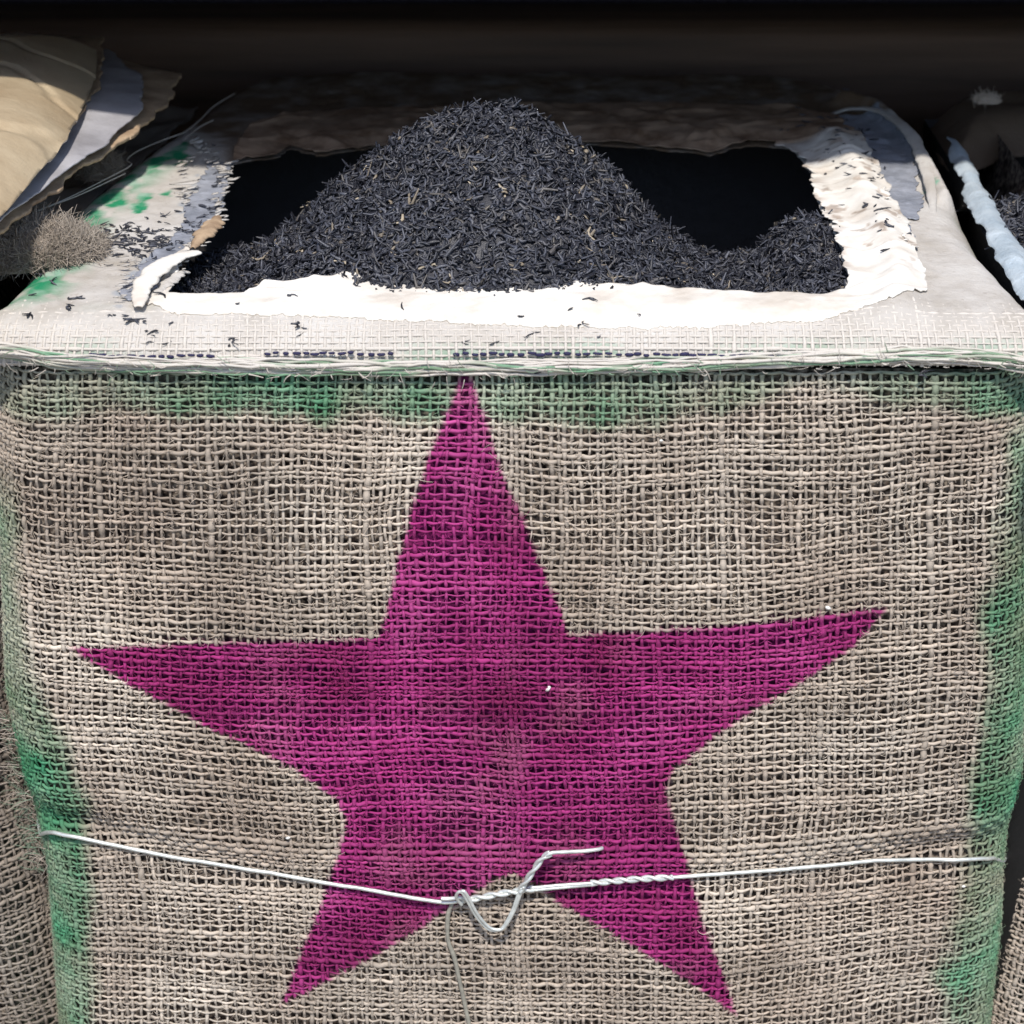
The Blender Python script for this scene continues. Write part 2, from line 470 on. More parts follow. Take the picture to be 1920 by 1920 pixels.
def fuzz_mesh(n, seed):
    r = R(seed)
    j = r.uniform(2, NW-3, n); i = r.uniform(0, NR-2, n)
    s, z = weave(j, i); cx, hw = prof(z)
    K = 5
    L = np.exp(r.randn(n)*.45)*.0036
    ang = r.uniform(0, 2*math.pi, n); curl = r.randn(n)*1.1
    t = np.linspace(0, 1, K)[None]
    a = ang[:, None]+curl[:, None]*t
    ds_ = np.cumsum(np.cos(a), 1)/K*L[:, None]; dz_ = np.cumsum(np.sin(a), 1)/K*L[:, None]
    P, N = body(s[:, None]+ds_, np.clip(z[:, None]+dz_, -.42, -.004))
    lift = .0006+r.rand(n)[:, None]*.0016*np.sin(t*math.pi) + r.rand(n)[:, None]**3*.002*t
    P = P+N*lift[..., None]
    rad = (.00008+.00010*r.rand(n))[:, None]*(1-.5*t)
    V, F = tubes(P, rad, N, 3)
    over = (np.abs(s)-(hw-RC))/(RC*math.pi/2)
    st, gg = dye(P[:, 0, 0], P[:, 0, 2], over)
    m = np.stack([st, gg, np.clip(.75+.3*r.randn(n), 0, 1.3), 0*st], -1)
    m = m[:, None].repeat(K*3, 1).reshape(-1, 4)
    return make_mesh('burlap_fuzz', V, F, m)
def lining_mesh():
    sg = np.concatenate([[-.66, -.5, -.42], np.linspace(-.34, .34, 180), [.42, .5, .66]]); zg = np.linspace(-.002, -.438, 120)
    s, z = np.meshgrid(sg, zg); P, N = body(s, z)
    P = P-N*(.0032+.0012*fbm(s*70, z*70, 3, 3))[..., None]
    cx, hw = prof(z); over = (np.abs(s)-(hw-RC))/(RC*math.pi/2)
    st, gg = dye(P[..., 0], P[..., 2], over)
    n, k = s.shape
    idx = np.arange(n*k).reshape(n, k)
    F = np.stack([idx[:-1, :-1], idx[1:, :-1], idx[1:, 1:], idx[:-1, 1:]], -1).reshape(-1, 4)
    m = np.stack([st, gg, 0*st, 0*st], -1).reshape(-1, 4)
    return make_mesh('lining', P.reshape(-1, 3), F, m)

SACKS = 'burlap tea sacks standing in a row'
sack = tag(empty('tea_sack', (0, .2, GZ)), 'burlap tea sack with a magenta star and torn open top', 'sack', SACKS)
def child(name, me, mat, kind=None, root=sack):
    o = link(name, me, mat, root, kind); o.matrix_parent_inverse = root.matrix_basis.inverted() if False else o.matrix_parent_inverse
    from mathutils import Matrix
    o.matrix_parent_inverse = Matrix.Translation(-Vector(root.location))
    return o
cover = child('burlap_cover', cloth_mesh(), M_JUTE, 'stuff')
fuzz = child('jute_fuzz', fuzz_mesh(26000, 5), M_JUTE, 'stuff')
lining = child('lining', lining_mesh(), M_LINING)

# ------------------------------------------------------------------ top of the sack
def poly_z(pts, z):
    return on_z(np.array([p[0] for p in pts], float), np.array([p[1] for p in pts], float), z)[:, :2]
OUT_PX = [(1870, 505), (1812, 400), (1765, 325), (1712, 258), (1650, 212), (1570, 182), (1450, 164),
          (1000, 158), (600, 160), (470, 168), (395, 205), (325, 255), (200, 350), (100, 432), (45, 500), (8, 560)]
_o = poly_z(OUT_PX, .006)
xl0 = prof(np.array(0.0))[0]-prof(np.array(0.0))[1]; xr0 = prof(np.array(0.0))[0]+prof(np.array(0.0))[1]
OUT = np.vstack([[(xl0-.010, .030), (xl0-.012, .006), (xl0-.008, -.012), (xr0+.008, -.012), (xr0+.012, .006), (xr0+.010, .030)], _o])
HOLE = poly_z([(318, 553), (400, 553), (458, 549), (480, 540), (497, 529), (560, 531), (690, 518), (760, 527), (870, 530), (960, 532),
               (1100, 537), (1300, 543), (1420, 548), (1576, 551), (1583, 520), (1570, 470), (1556, 430), (1532, 392), (1522, 340),
               (1502, 300), (1478, 270), (1400, 262), (1335, 280), (1290, 276), (1200, 266), (900, 258), (700, 266), (650, 277),
               (590, 283), (545, 268), (520, 290), (435, 302), (424, 370), (412, 412), (380, 442), (345, 492)], ZT)
INNER = poly_z([(262, 572), (330, 586), (600, 588), (900, 596), (1300, 600), (1540, 592), (1680, 572), (1742, 548), (1722, 490),
                (1700, 430), (1680, 385), (1650, 330), (1622, 270), (1570, 225), (1480, 205), (1200, 200), (800, 205), (560, 215),
                (470, 240), (440, 285), (432, 330), (420, 400), (395, 432), (350, 470), (300, 520)], ZT)
FOIL_R = poly_z([(1560, 215), (1640, 222), (1700, 268), (1718, 320), (1726, 380), (1722, 415), (1700, 412), (1714, 470), (1704, 510), (1660, 520), (1560, 400)], ZT)
FOIL_L = poly_z([(395, 300), (440, 300), (432, 400), (400, 440), (345, 500), (270, 560), (232, 572), (228, 545), (262, 505), (300, 470), (345, 430), (350, 380), (372, 350)], ZT)
RIDGE = poly_z([(1580, 195), (1640, 215), (1700, 255), (1740, 310), (1775, 370)], ZT)
def dline(X, Y, L):
    d = np.full(X.shape, 1e9)
    for a, b in zip(L[:-1], L[1:]):
        e = b-a; t = np.clip(((X-a[0])*e[0]+(Y-a[1])*e[1])/(e@e), 0, 1)
        d = np.minimum(d, np.hypot(X-a[0]-e[0]*t, Y-a[1]-e[1]*t))
    return d
def top_z(X, Y):
    # front shoulder
    t = np.clip(Y/.034, -.3, 1)
    zf = np.where(t < 0, t*.03, ZT*np.sqrt(np.clip(1-(1-np.clip(t, 0, 1))**2, 0, 1)))
    d = sdf(X, Y, OUT)
    r = .026
    q = np.clip((r-d)/r, 0, 1.25)
    side = (Y > .012)
    drop = np.where(side, .030*q**2.2, 0)*ss(.012, .04, Y)
    dh = -sdf(X, Y, HOLE)
    puck = .0030*fbm(X*34, Y*34, 2, 4)+.0012*fbm(X*150, Y*150, 5, 3)
    tearcurl = .0018*np.exp(-np.clip(dh, 0, 1)/.008)*(.4+1.3*fbm(X*40, Y*40, 7, 2))
    ridge = .010*np.exp(-(dline(X, Y, RIDGE)/.006)**2)
    sag = -.004*ss(.02, .0, dh)*ss(.2, .3, Y)
    rl = .006*np.exp(-((dh-.026)/.010)**2)*ss(.15, .2, X)
    return zf-drop+puck*ss(.0, .03, Y)+tearcurl+ridge+sag+rl
def sheet(name, field, zf, bounds, res, mat, maskf, root, thick=.0008, kind=None, ys=None):
    x0, x1, y0, y1 = bounds
    nx = int((x1-x0)/res)+1; ny = int((y1-y0)/res)+1
    xs = np.linspace(x0, x1, nx); ys = np.linspace(y0, y1, ny) if ys is None else ys; ny = len(ys)
    X, Y = np.meshgrid(xs, ys); F = field(X, Y)
    X = X.ravel(); Y = Y.ravel(); F = F.ravel()
    F = np.where(np.abs(F) < 1e-7, 1e-7, F)
    idx = np.arange(nx*ny).reshape(ny, nx)
    a, b, c, d = idx[:-1, :-1].ravel(), idx[:-1, 1:].ravel(), idx[1:, 1:].ravel(), idx[1:, :-1].ravel()
    T = np.concatenate([np.stack([a, b, c], 1), np.stack([a, c, d], 1)])
    ins = F[T] > 0; cnt = ins.sum(1)
    full = T[cnt == 3]; mixd = T[(cnt > 0) & (cnt < 3)]
    nX = list(); nY = list(); cache = {}; base = len(X); new = []
    def cut(p, q):
        k = (p, q) if p < q else (q, p)
        if k not in cache:
            t = F[k[0]]/(F[k[0]]-F[k[1]]); t = min(max(t, .02), .98)
            nX.append(X[k[0]]+(X[k[1]]-X[k[0]])*t); nY.append(Y[k[0]]+(Y[k[1]]-Y[k[0]])*t)
            cache[k] = base+len(nX)-1
        return cache[k]
    for t in mixd.tolist():
        I = [F[v] > 0 for v in t]
        if sum(I) == 1:
            k = I.index(True); p, q, s = t[k], t[(k+1) % 3], t[(k+2) % 3]
            new.append((p, cut(p, q), cut(p, s)))
        else:
            k = I.index(False); p, q, s = t[k], t[(k+1) % 3], t[(k+2) % 3]
            u, v = cut(p, q), cut(p, s)
            new.append((u, q, s)); new.append((u, s, v))
    T = np.vstack([full, np.array(new, int).reshape(-1, 3)])
    X = np.concatenate([X, nX]); Y = np.concatenate([Y, nY])
    used, inv = np.unique(T, return_inverse=True); T = inv.reshape(-1, 3)
    X = X[used]; Y = Y[used]
    Z = zf(X, Y)
    V = np.stack([X, Y, Z], 1)
    me = make_mesh(name, V, T, None if maskf is None else maskf(X, Y))
    if root is None: o = link(name, me, mat)
    else: o = child(name, me, mat, root=root)
    if thick:
        m = o.modifiers.new('thick', 'SOLIDIFY'); m.thickness = thick; m.offset = -1
    if kind: o['kind'] = kind
    return o
def torn(X, Y, amp=.006, f=120, seed=1):
    return amp*fbm(X*f, Y*f, seed, 4)
# green spots and smudges on the pasted rim
GSP = [poly_z(p, ZT) for p in (
    [(268, 300), (320, 285), (352, 262), (350, 285), (310, 305), (275, 322)],
    [(322, 295), (350, 290), (348, 308), (328, 308)],
    [(243, 390), (262, 360), (285, 362), (280, 385), (255, 398)],
    [(205, 378), (238, 368), (235, 382), (208, 390)],
    [(310, 355), (322, 352), (320, 366), (310, 366)],
    [(1698, 262), (1722, 258), (1730, 272), (1705, 272)],
    [(1730, 350), (1758, 348), (1752, 362), (1732, 360)])]
STAIN_SHADE = poly_z([(300, 120), (1740, 120), (1700, 225), (1600, 262), (1500, 275), (1400, 290), (440, 310), (380, 280), (310, 215)], ZT)  # brown staining plus painted shade on the rim under the overhang
def rim_mask(X, Y):
    g = np.zeros_like(X)
    for p in GSP: g = np.maximum(g, ss(-.0012, .0012, sdf(X, Y, p)+torn(X, Y, .010, 150, 3)))
    d = sdf(X, Y, OUT)
    lef = ss(.048, .026, d)*ss(-.12, -.16, X)*ss(.02, .05, Y)*ss(.285, .25, Y)
    g = np.maximum(g, lef*ss(-.20, .10, fbm(X*120, Y*60, 4, 4)))
    g = np.maximum(g, .95*lef*ss(.0, .12, fbm(X*70, Y*70, 1, 4)))
    rt = ss(.18, .22, X)*ss(.018, .004, d)*.35
    g = np.maximum(g, rt*ss(-.1, .2, fbm(X*60, Y*60, 6, 3)))
    # band of green close to the hem
    g = np.maximum(g, .55*ss(.010, .0, Y)*ss(-.05, .2, fbm(X*26, Y*60, 6, 3)))
    r = .8*ss(.0, .0035, sdf(X, Y, FOIL_L)+.006)*ss(.0, .2, fbm(X*150, Y*150, 2, 3))
    b = ss(-.01, .015, sdf(X, Y, STAIN_SHADE)+.03*fbm(X*40, Y*40, 5, 3))*(.90+.9*fbm(X*90, Y*90, 3, 3))
    return np.stack([np.clip(r, 0, 1), np.clip(g, 0, 1), np.clip(b, 0, 1), 0*g], -1)
def inner_mask(X, Y):
    b = ss(-.012, .012, sdf(X, Y, STAIN_SHADE)+.03*fbm(X*40, Y*40, 5, 3))*(1.25+.6*fbm(X*90, Y*90, 3, 3))  # stain and painted shade at the back of the paper
    dh = -sdf(X, Y, HOLE)
    e = .5*ss(.010, .0, dh)*ss(.12, .14, np.abs(X))*ss(.06, .09, Y)*ss(.0, .2, fbm(X*150, Y*150, 2, 3))
    sm = ss(.14, .2, fbm(X*110, Y*110, 6, 4))*ss(.14, .16, X)*ss(.06, .09, Y)*.6
    return np.stack([np.clip(.0*e, 0, 1), 0*b, np.clip(np.maximum(b, np.maximum(e, sm)), 0, 1), 0*b], -1)
B = (-.28, .28, -.015, .47)
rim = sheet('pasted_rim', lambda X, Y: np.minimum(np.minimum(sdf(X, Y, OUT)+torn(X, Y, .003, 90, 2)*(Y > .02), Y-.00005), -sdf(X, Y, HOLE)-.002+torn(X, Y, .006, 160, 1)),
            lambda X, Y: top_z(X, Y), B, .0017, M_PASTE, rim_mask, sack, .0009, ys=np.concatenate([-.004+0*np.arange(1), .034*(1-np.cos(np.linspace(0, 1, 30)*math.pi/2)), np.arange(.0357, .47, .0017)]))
for pl, sd in ((FOIL_R, 3), (FOIL_L, 4)):
    bb = (pl[:, 0].min()-.01, pl[:, 0].max()+.01, pl[:, 1].min()-.01, pl[:, 1].max()+.01)
    sheet('foil_layer', lambda X, Y: np.minimum(sdf(X, Y, pl)+torn(X, Y, .008, 150, sd), -sdf(X, Y, HOLE)+torn(X, Y, .007, 190, 1)-.0005),
          lambda X, Y: top_z(X, Y)+.0012+.0014*fbm(X*160, Y*160, sd, 3), bb, .0012, M_FOIL, None, sack, .0005)
def inner_field(X, Y):
    saw = .0030*np.abs(((X/.0039) % 1)-.5)*2*vn(X/.0039, Y*0, 3)*(Y < .07)
    jag = .0075*ss(.13, .15, X)*ss(.05, .08, Y)
    return np.minimum(sdf(X, Y, INNER)+torn(X, Y, .004, 110, 5)+torn(X, Y, 1, 75, 6)*jag-saw,
                      -sdf(X, Y, HOLE)+torn(X, Y, .0045, 150, 1)*(.3+.7*ss(.05, .09, Y))+.012*fbm(X*70, Y*110, 3, 5)*ss(.13, .15, X)-.0004+.003*ss(.26, .3, Y)*0)
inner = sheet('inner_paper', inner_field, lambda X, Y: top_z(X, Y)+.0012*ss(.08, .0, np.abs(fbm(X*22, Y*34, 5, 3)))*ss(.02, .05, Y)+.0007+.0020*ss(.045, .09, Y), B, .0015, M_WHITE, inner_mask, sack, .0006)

# threads pressed into the pasted shoulder above the hem
def shoulder_weave():
    nr = 12; nw = 142
    r = R(41)
    arc = np.linspace(0, 1, 60)
    Yc = .034*(1-np.cos(arc*math.pi/2)); Zc = ZT*np.sin(arc*math.pi/2)
    L = np.concatenate([[0], np.cumsum(np.hypot(np.diff(Yc), np.diff(Zc)))])
    x0, x1 = xl0-.006, xr0+.006
    def pt(x, l):
        Y = np.interp(l, L, Yc)+np.clip(l-L[-1], 0, 1); 
        Z = top_z(x, Y); return np.stack([x, Y, Z], -1)
    def nrm(l):
        t = np.clip(l/L[-1], 0, 1)*math.pi/2
        return np.stack([0*t, -np.cos(t), np.sin(t)], -1)
    ks = 3
    def xy(j, i):
        x = x0+(x1-x0)*j/(nw-1)+.003*fbm(j*.06, i*.1, 2, 3)
        l = .0022+i*.0033+.0025*fbm(j*.05, i*.15+3, 4, 3)*ss(-.1, 2, i)
        return x, np.clip(l, .0003, 1)
    Vs, Fs, Ms, n0 = [], [], [], 0
    jj = np.linspace(0, nw-1, (nw-1)*ks+1)[None].repeat(nr, 0); ii = np.arange(nr)[:, None]+0*jj
    for kind in (0, 1):
        if kind:
            ii = np.linspace(-.4, nr+1, (nr+1)*ks+1)[None].repeat(nw, 0); jj = np.arange(nw)[:, None]+0*ii
        x, l = xy(jj, ii); P = pt(x, l); N = nrm(l)
        sgn = np.cos(np.pi*jj)*np.cos(np.pi*ii)*(1 if kind == 0 else -1)
        sink = .0003-.0010*ss(.006, .036, l)+.0006*fbm(x*40, l*40, 6, 2)
        P = P+N*(sgn*.00035+sink)[..., None]
        rad = thick(P.shape[0], P.shape[1], 51+kind, .00066)
        V, F = tubes(P, rad, N, 5, .8)
        g = .75*ss(.012, .0, l)*ss(-.1, .2, fbm(x*26, l*60, 6, 3))
        pa = .98-.25*ss(.010, .0, l)
        m = np.stack([0*x, g*.8, .9+0*x, pa*(1-.5*g)*.8], -1)
        Vs.append(V); Fs.append(F[0]+n0); n0 += len(V); Ms.append(m[:, :, None].repeat(5, 2).reshape(-1, 4))
    return make_mesh('rim_weave', np.vstack(Vs), np.vstack(Fs), np.vstack(Ms))
child('rim_weave', shoulder_weave(), M_JUTE, 'stuff')

# rolled hem along the front edge
HEM = on_y(np.array([-25, 40, 110, 200, 330, 520, 700, 900, 1100, 1300, 1500, 1700, 1850, 1950], float),
           np.array([655, 664, 678, 684, 688, 690, 693, 691, 689, 683, 675, 668, 674, 688], float), -.004)
def hem_mesh():
    n = 26; k = 360; r = R(61)
    c = spline(HEM, k)
    t = np.arange(k)/k
    P = np.zeros((n, k, 3)); 
    for a in range(n):
        ph = r.rand()*6.28+1.6*fbm(t*5+a*7, t*0+a, 3, 3)*2
        rad = .0012+.0034*np.clip(r.rand()+.6*fbm(t*14, t*0+a*3.3, 5, 3), 0, 1)
        P[a] = c; P[a, :, 1] += .0036-np.abs(np.cos(ph))*rad*1.1; P[a, :, 2] += np.sin(ph)*rad*1.0+.0015*fbm(t*60, t*0+a*1.7, 2, 2)
    U = np.zeros_like(P); U[..., 1] = -1
    w = thick(n, k, 62, .00066, .1)
    V, F = tubes(P, w, U, 5)
    gm = .9*ss(.02, .22, fbm(P[..., 0]*14+2, (np.arange(n)[:, None]+0*w)*.35, 4, 3))
    m = np.stack([0*w, gm*.95, .8+0*w, .85*(1-gm)+.0*w], -1)[:, :, None].repeat(5, 2).reshape(-1, 4)
    return make_mesh('hem', V, F, m)
child('hem', hem_mesh(), M_JUTE)
# frayed pieces sticking out of the hem
def fray_mesh(n=300):
    r = R(71); k = 5
    c = spline(HEM, 400); i = r.randint(5, 395, n); p = c[i]
    a = r.uniform(-1, 1, n)*.5+np.where(r.rand(n) < .5, 0, math.pi)+np.where(r.rand(n) < .45, r.uniform(-1.6, -.6, n), 0)
    L = .003+.006*r.rand(n)**2; t = np.linspace(0, 1, k)[None]
    aa = a[:, None]+r.randn(n)[:, None]*.6*t
    P = p[:, None]+np.stack([np.cumsum(np.cos(aa), 1)/k*L[:, None], -.003-.002*r.rand(n)[:, None]*np.sin(t*3.1), np.cumsum(np.sin(aa), 1)/k*L[:, None]], -1)
    P[..., 2] += r.uniform(-.004, .003, n)[:, None]
    U = np.zeros_like(P); U[..., 1] = -1
    V, F = tubes(P, (.00012+.00030*r.rand(n)**2)[:, None]*(1-.5*t), U, 3)
    g = (r.rand(n) < .35+.3*np.sin(p[:, 0]*30))*.8
    m = np.stack([0*g, g, .9+0*g, .6*(1-g)], -1)[:, None].repeat(k*3, 1).reshape(-1, 4)
    return make_mesh('hem_fray', V, F, m)
child('hem_fray', fray_mesh(), M_JUTE, 'stuff')
# added navy dashes imitating the dark gap seen just above the hem
def gap_dash_mesh():
    k = 5; x = np.linspace(-.0018, .0018, k)
    P = np.stack([x, 0*x-.0005*np.cos(x/.0018*1.5), 0*x], -1)[None]; U = np.zeros_like(P); U[..., 1] = -1
    rad = np.array([[.0005, .0008, .0008, .0008, .0005]])
    V, F = tubes(P, rad, U, 6, 1, True); return make_mesh('gap_dash', V, F)
ms = gap_dash_mesh(); ms.materials.append(M_GAP)
rs = R(81); xx = 178.0
while xx < 1570:
    skip = (405 < xx < 490) or (745 < xx < 850)
    if not skip:
        y_px = np.interp(xx, [178, 300, 500, 900, 1200, 1570], [661, 664, 658, 659, 660, 663])+rs.uniform(-1.5, 1.5)
        p = on_y(xx, y_px, .0022)
        o = bpy.data.objects.new('gap_dash', ms); col.objects.link(o); o.parent = sack
        from mathutils import Matrix
        o.matrix_parent_inverse = Matrix.Translation(-Vector(sack.location))
        yy = .034*(1-math.sqrt(max(0, 1-(min(max(p[2], 0), ZT)/ZT)**2)))
        o.location = (p[0], yy-.0030, p[2]); o.rotation_euler = (rs.uniform(-.2, .2), rs.uniform(-.12, .12), 0)
        o.scale = (rs.uniform(.7, 1.25), 1, rs.uniform(.8, 1.3))
    xx += rs.uniform(15, 21)
# curled paper flap at the left corner of the opening
def ribbon(name, pts, width, curl, mat, root, n=60, m=9, seed=0, rag=.3):
    c = spline(pts, n); T = np.gradient(c, axis=0); T /= np.linalg.norm(T, axis=1, keepdims=True)
    S = np.cross(T, [0, 0, 1]); S /= np.linalg.norm(S, axis=1, keepdims=True)
    wv = width*(np.sin(np.linspace(.12, math.pi-.12, n))**.5)
    u = np.linspace(-1, 1, m)
    rg = 1+rag*fbm(np.arange(n)*.35, np.zeros(n)+seed, 2, 3)*2
    V = c[:, None]+S[:, None]*(np.sin(u*curl)[None, :]*(wv*rg)[:, None]/max(math.sin(min(curl, 1.57)), .5))[..., None]
    V[..., 2] += (np.cos(u*curl)-1)[None]*wv[:, None]
    V += .0007*np.stack([fbm(V[..., 0]*300, V[..., 1]*300, s, 2) for s in (1, 2, 3)], -1)
    idx = np.arange(n*m).reshape(n, m)
    F = np.stack([idx[:-1, :-1], idx[1:, :-1], idx[1:, 1:], idx[:-1, 1:]], -1).reshape(-1, 4)
    me = make_mesh(name, V.reshape(-1, 3), F, np.zeros((n*m, 4)))
    o = child(name, me, mat, root=root); md = o.modifiers.new('thick', 'SOLIDIFY'); md.thickness = .0007; md.offset = -1
    return o
fp = on_z(np.array([258, 268, 300, 340, 372], float), np.array([556, 524, 494, 474, 462], float), ZT+.008)
fp[:, 2] = [.023, .026, .0275, .027, .025]
ribbon('curled_flap', fp, .0058, .75, M_WHITE, sack, seed=3)
fp = on_z(np.array([290, 312, 335, 350], float), np.array([548, 530, 512, 500], float), ZT+.002)
fp[:, 2] = [.021, .022, .022, .019]
ribbon('curled_flap', fp, .0035, .8, M_PASTE, sack, seed=5, rag=.7)
fp = on_z(np.array([362, 380, 398, 408], float), np.array([472, 452, 430, 408], float), ZT+.002)
fp[:, 2] = [.024, .026, .025, .023]
ribbon('curled_flap', fp, .0045, 1.0, M_BROWN, sack, seed=8, rag=.8)
fp = on_z(np.array([1540, 1600, 1655, 1700, 1728, 1745, 1752], float), np.array([196, 197, 215, 250, 292, 340, 385], float), ZT+.006)
fp[:, 2] = [.018, .024, .028, .029, .027, .024, .019]
ribbon('rim_lip', fp, .0036, .9, M_PASTE, sack, seed=9, rag=.3)

# little torn flakes along the ragged edges
def flakes(spec, seed, name, mat, root):
    r = R(seed); V = []; F = []
    for (x0, y0, x1, y1, spread, n, s0) in spec:
        for q in range(n):
            t = r.rand(); px = x0+(x1-x0)*t+r.randn()*spread; py = y0+(y1-y0)*t+r.randn()*spread*.6
            p = on_z(px, py, ZT+.002); z = float(top_z(np.array([p[0]]), np.array([p[1]]))[0])+.003+.001*r.rand()
            a = r.uniform(-1.6, 1.6)*r.rand(); L = s0*np.exp(.4*r.randn()); W = L*r.uniform(.25, .5)
            ca, sa = math.cos(a), math.sin(a); b = len(V)
            for (u, v, h) in ((-1, -.5, 0), (-.3, -1, .15), (.6, -.6, .5), (1, .1, .8), (.3, .9, .5), (-.6, .7, .1)):
                u += r.randn()*.15; v += r.randn()*.2
                V.append((p[0]+L*u*ca-W*v*sa, p[1]+L*u*sa+W*v*ca, z+h*L*r.uniform(.1, .6)))
            F.append([b, b+1, b+2, b+3, b+4, b+5])
    o = child(name, make_mesh(name, np.array(V), np.array(F), np.zeros((len(V), 4)), smooth=False), mat, 'stuff', root)
    md = o.modifiers.new('thick', 'SOLIDIFY'); md.thickness = .0005
    return o
flakes([(372, 270, 430, 330, 7, 30, .0022), (430, 300, 405, 420, 9, 38, .0021), (405, 420, 330, 500, 10, 40, .0016), (250, 480, 240, 560, 9, 24, .0016),
        (345, 300, 350, 380, 8, 26, .0024)], 91, 'torn_flakes', M_PASTE, sack)
flakes([(1630, 290, 1705, 480, 4, 12, .0016)], 92, 'torn_flakes', M_WHITE, sack)

# dark inner liner (open topped box hanging inside the sack)
def liner_box(name, x0, x1, y0, y1, z0, z1, root, mat):
    V = np.array([(x0, y0, z1), (x1, y0, z1), (x1, y1, z1), (x0, y1, z1), (x0, y0, z0), (x1, y0, z0), (x1, y1, z0), (x0, y1, z0)], float)
    F = np.array([[0, 4, 5, 1], [1, 5, 6, 2], [2, 6, 7, 3], [3, 7, 4, 0], [4, 7, 6, 5]])
    return child(name, make_mesh(name, V, F, smooth=False), mat, root=root)
M_LINER = m_simple('liner_dark', (.05, .045, .045), .7, 0, (80, .5, .003))
liner_box('inner_liner', -.188, .205, .030, .395, -.40, .012, sack, M_LINER)

# ------------------------------------------------------------------ loose tea
SIL = [(300, 545), (350, 500), (420, 470), (480, 462), (560, 410), (600, 372), (640, 332), (700, 290), (760, 248), (830, 212), (880, 198), (930, 196), (980, 203),
       (1030, 228), (1100, 283), (1160, 325), (1200, 372), (1240, 422), (1300, 464), (1350, 484), (1420, 470), (1455, 425), (1500, 398), (1560, 410), (1620, 450)]
YR = .165
_s = on_y(np.array([p[0] for p in SIL], float), np.array([p[1] for p in SIL], float), YR)
def heap_z(X, Y):
    Rz = np.interp(X, _s[:, 0], _s[:, 2])
    t = np.clip((Y-.036)/(YR-.036), 0, 1)
    zfr = .011
    w = np.sin(t*math.pi/2)**1.05
    w = t*.6+w*.4
    z = zfr+(Rz-zfr)*w
    b = np.clip(Y-YR, 0, 1)
    z = np.where(Y > YR, Rz-.8*b-.9*np.clip(b-.02, 0, 1), z)
    return z+.005*fbm(X*45, Y*45, 3, 3)+.0022*fbm(X*150, Y*150, 5, 2)
def leaves(n, zf, bounds, seed, accept=None, size=1.14, jit=.0016):
    r = R(seed)
    X = r.uniform(bounds[0], bounds[1], n); Y = r.uniform(bounds[2], bounds[3], n)
    if accept is not None:
        k_ = accept(X, Y); X, Y = X[k_], Y[k_]; n = len(X)
    e = .003
    Z = zf(X, Y); gx = (zf(X+e, Y)-Z)/e; gy = (zf(X, Y+e)-Z)/e
    N = np.stack([-gx, -gy, 1+0*gx], -1); N /= np.linalg.norm(N, axis=1, keepdims=True)
    a = r.uniform(0, 2*math.pi, n)
    D = np.stack([np.cos(a), np.sin(a), 0*a], -1); D -= N*(D*N).sum(1, keepdims=True); D /= np.linalg.norm(D, axis=1, keepdims=True)
    D += N*np.clip(r.randn(n, 1), -1.5, 1.5)*.36; D /= np.linalg.norm(D, axis=1, keepdims=True)
    S = np.cross(N, D); S /= np.linalg.norm(S, axis=1, keepdims=True)
    L = .0044*size*np.exp(.36*np.clip(r.randn(n), -2.2, 1.7)); K = 4; t = np.linspace(-.5, .5, K)
    cv = r.randn(n)*.95; cv2 = r.randn(n)*.6
    C = np.stack([X, Y, Z+r.rand(n)*jit], -1)
    P = C[:, None]+D[:, None]*(t[None, :, None]*L[:, None, None]) + S[:, None]*((t**2)[None, :, None]*(L*cv)[:, None, None]*1.6) \
        + N[:, None]*((t**2)[None, :, None]*(L*cv2)[:, None, None]*1.6)
    tw = np.array([.55, 1, .95, .4])[None]
    rad = (.00074*size*np.exp(.28*r.randn(n)))[:, None]*tw
    V, F = tubes(P, rad, N[:, None].repeat(K, 1), 4, .65, False, .4)
    F = [F[0]]
    q = r.rand(n); m = np.stack([q, 0*q, 0*q, 0*q], -1)[:, None].repeat(K*4, 1).reshape(-1, 4)
    return V, F, m
def heightfield(zf, b, n, m_val=.2):
    xs = np.linspace(b[0], b[1], n); ys = np.linspace(b[2], b[3], n); X, Y = np.meshgrid(xs, ys)
    V = np.stack([X, Y, zf(X, Y)-.0006], -1).reshape(-1, 3); idx = np.arange(n*n).reshape(n, n)
    F = np.stack([idx[:-1, :-1], idx[:-1, 1:], idx[1:, 1:], idx[1:, :-1]], -1).reshape(-1, 4)
    m = np.zeros((n*n, 4)); m[:, 0] = m_val
    return V, F, m
TB = (-.186, .203, .032, .30)
V, F, m = leaves(29000, heap_z, TB, 101)
V0, F0, m0 = heightfield(heap_z, (-.186, .203, .032, .36), 130)
link('tea_heap', make_mesh('tea_heap', np.vstack([V, V0]), [F[0], F0+len(V)], np.vstack([m, m0])), M_TEA)
tag(bpy.data.objects['tea_heap'], 'loose black tea heaped in the torn opening above the magenta star', 'tea', None, 'stuff')

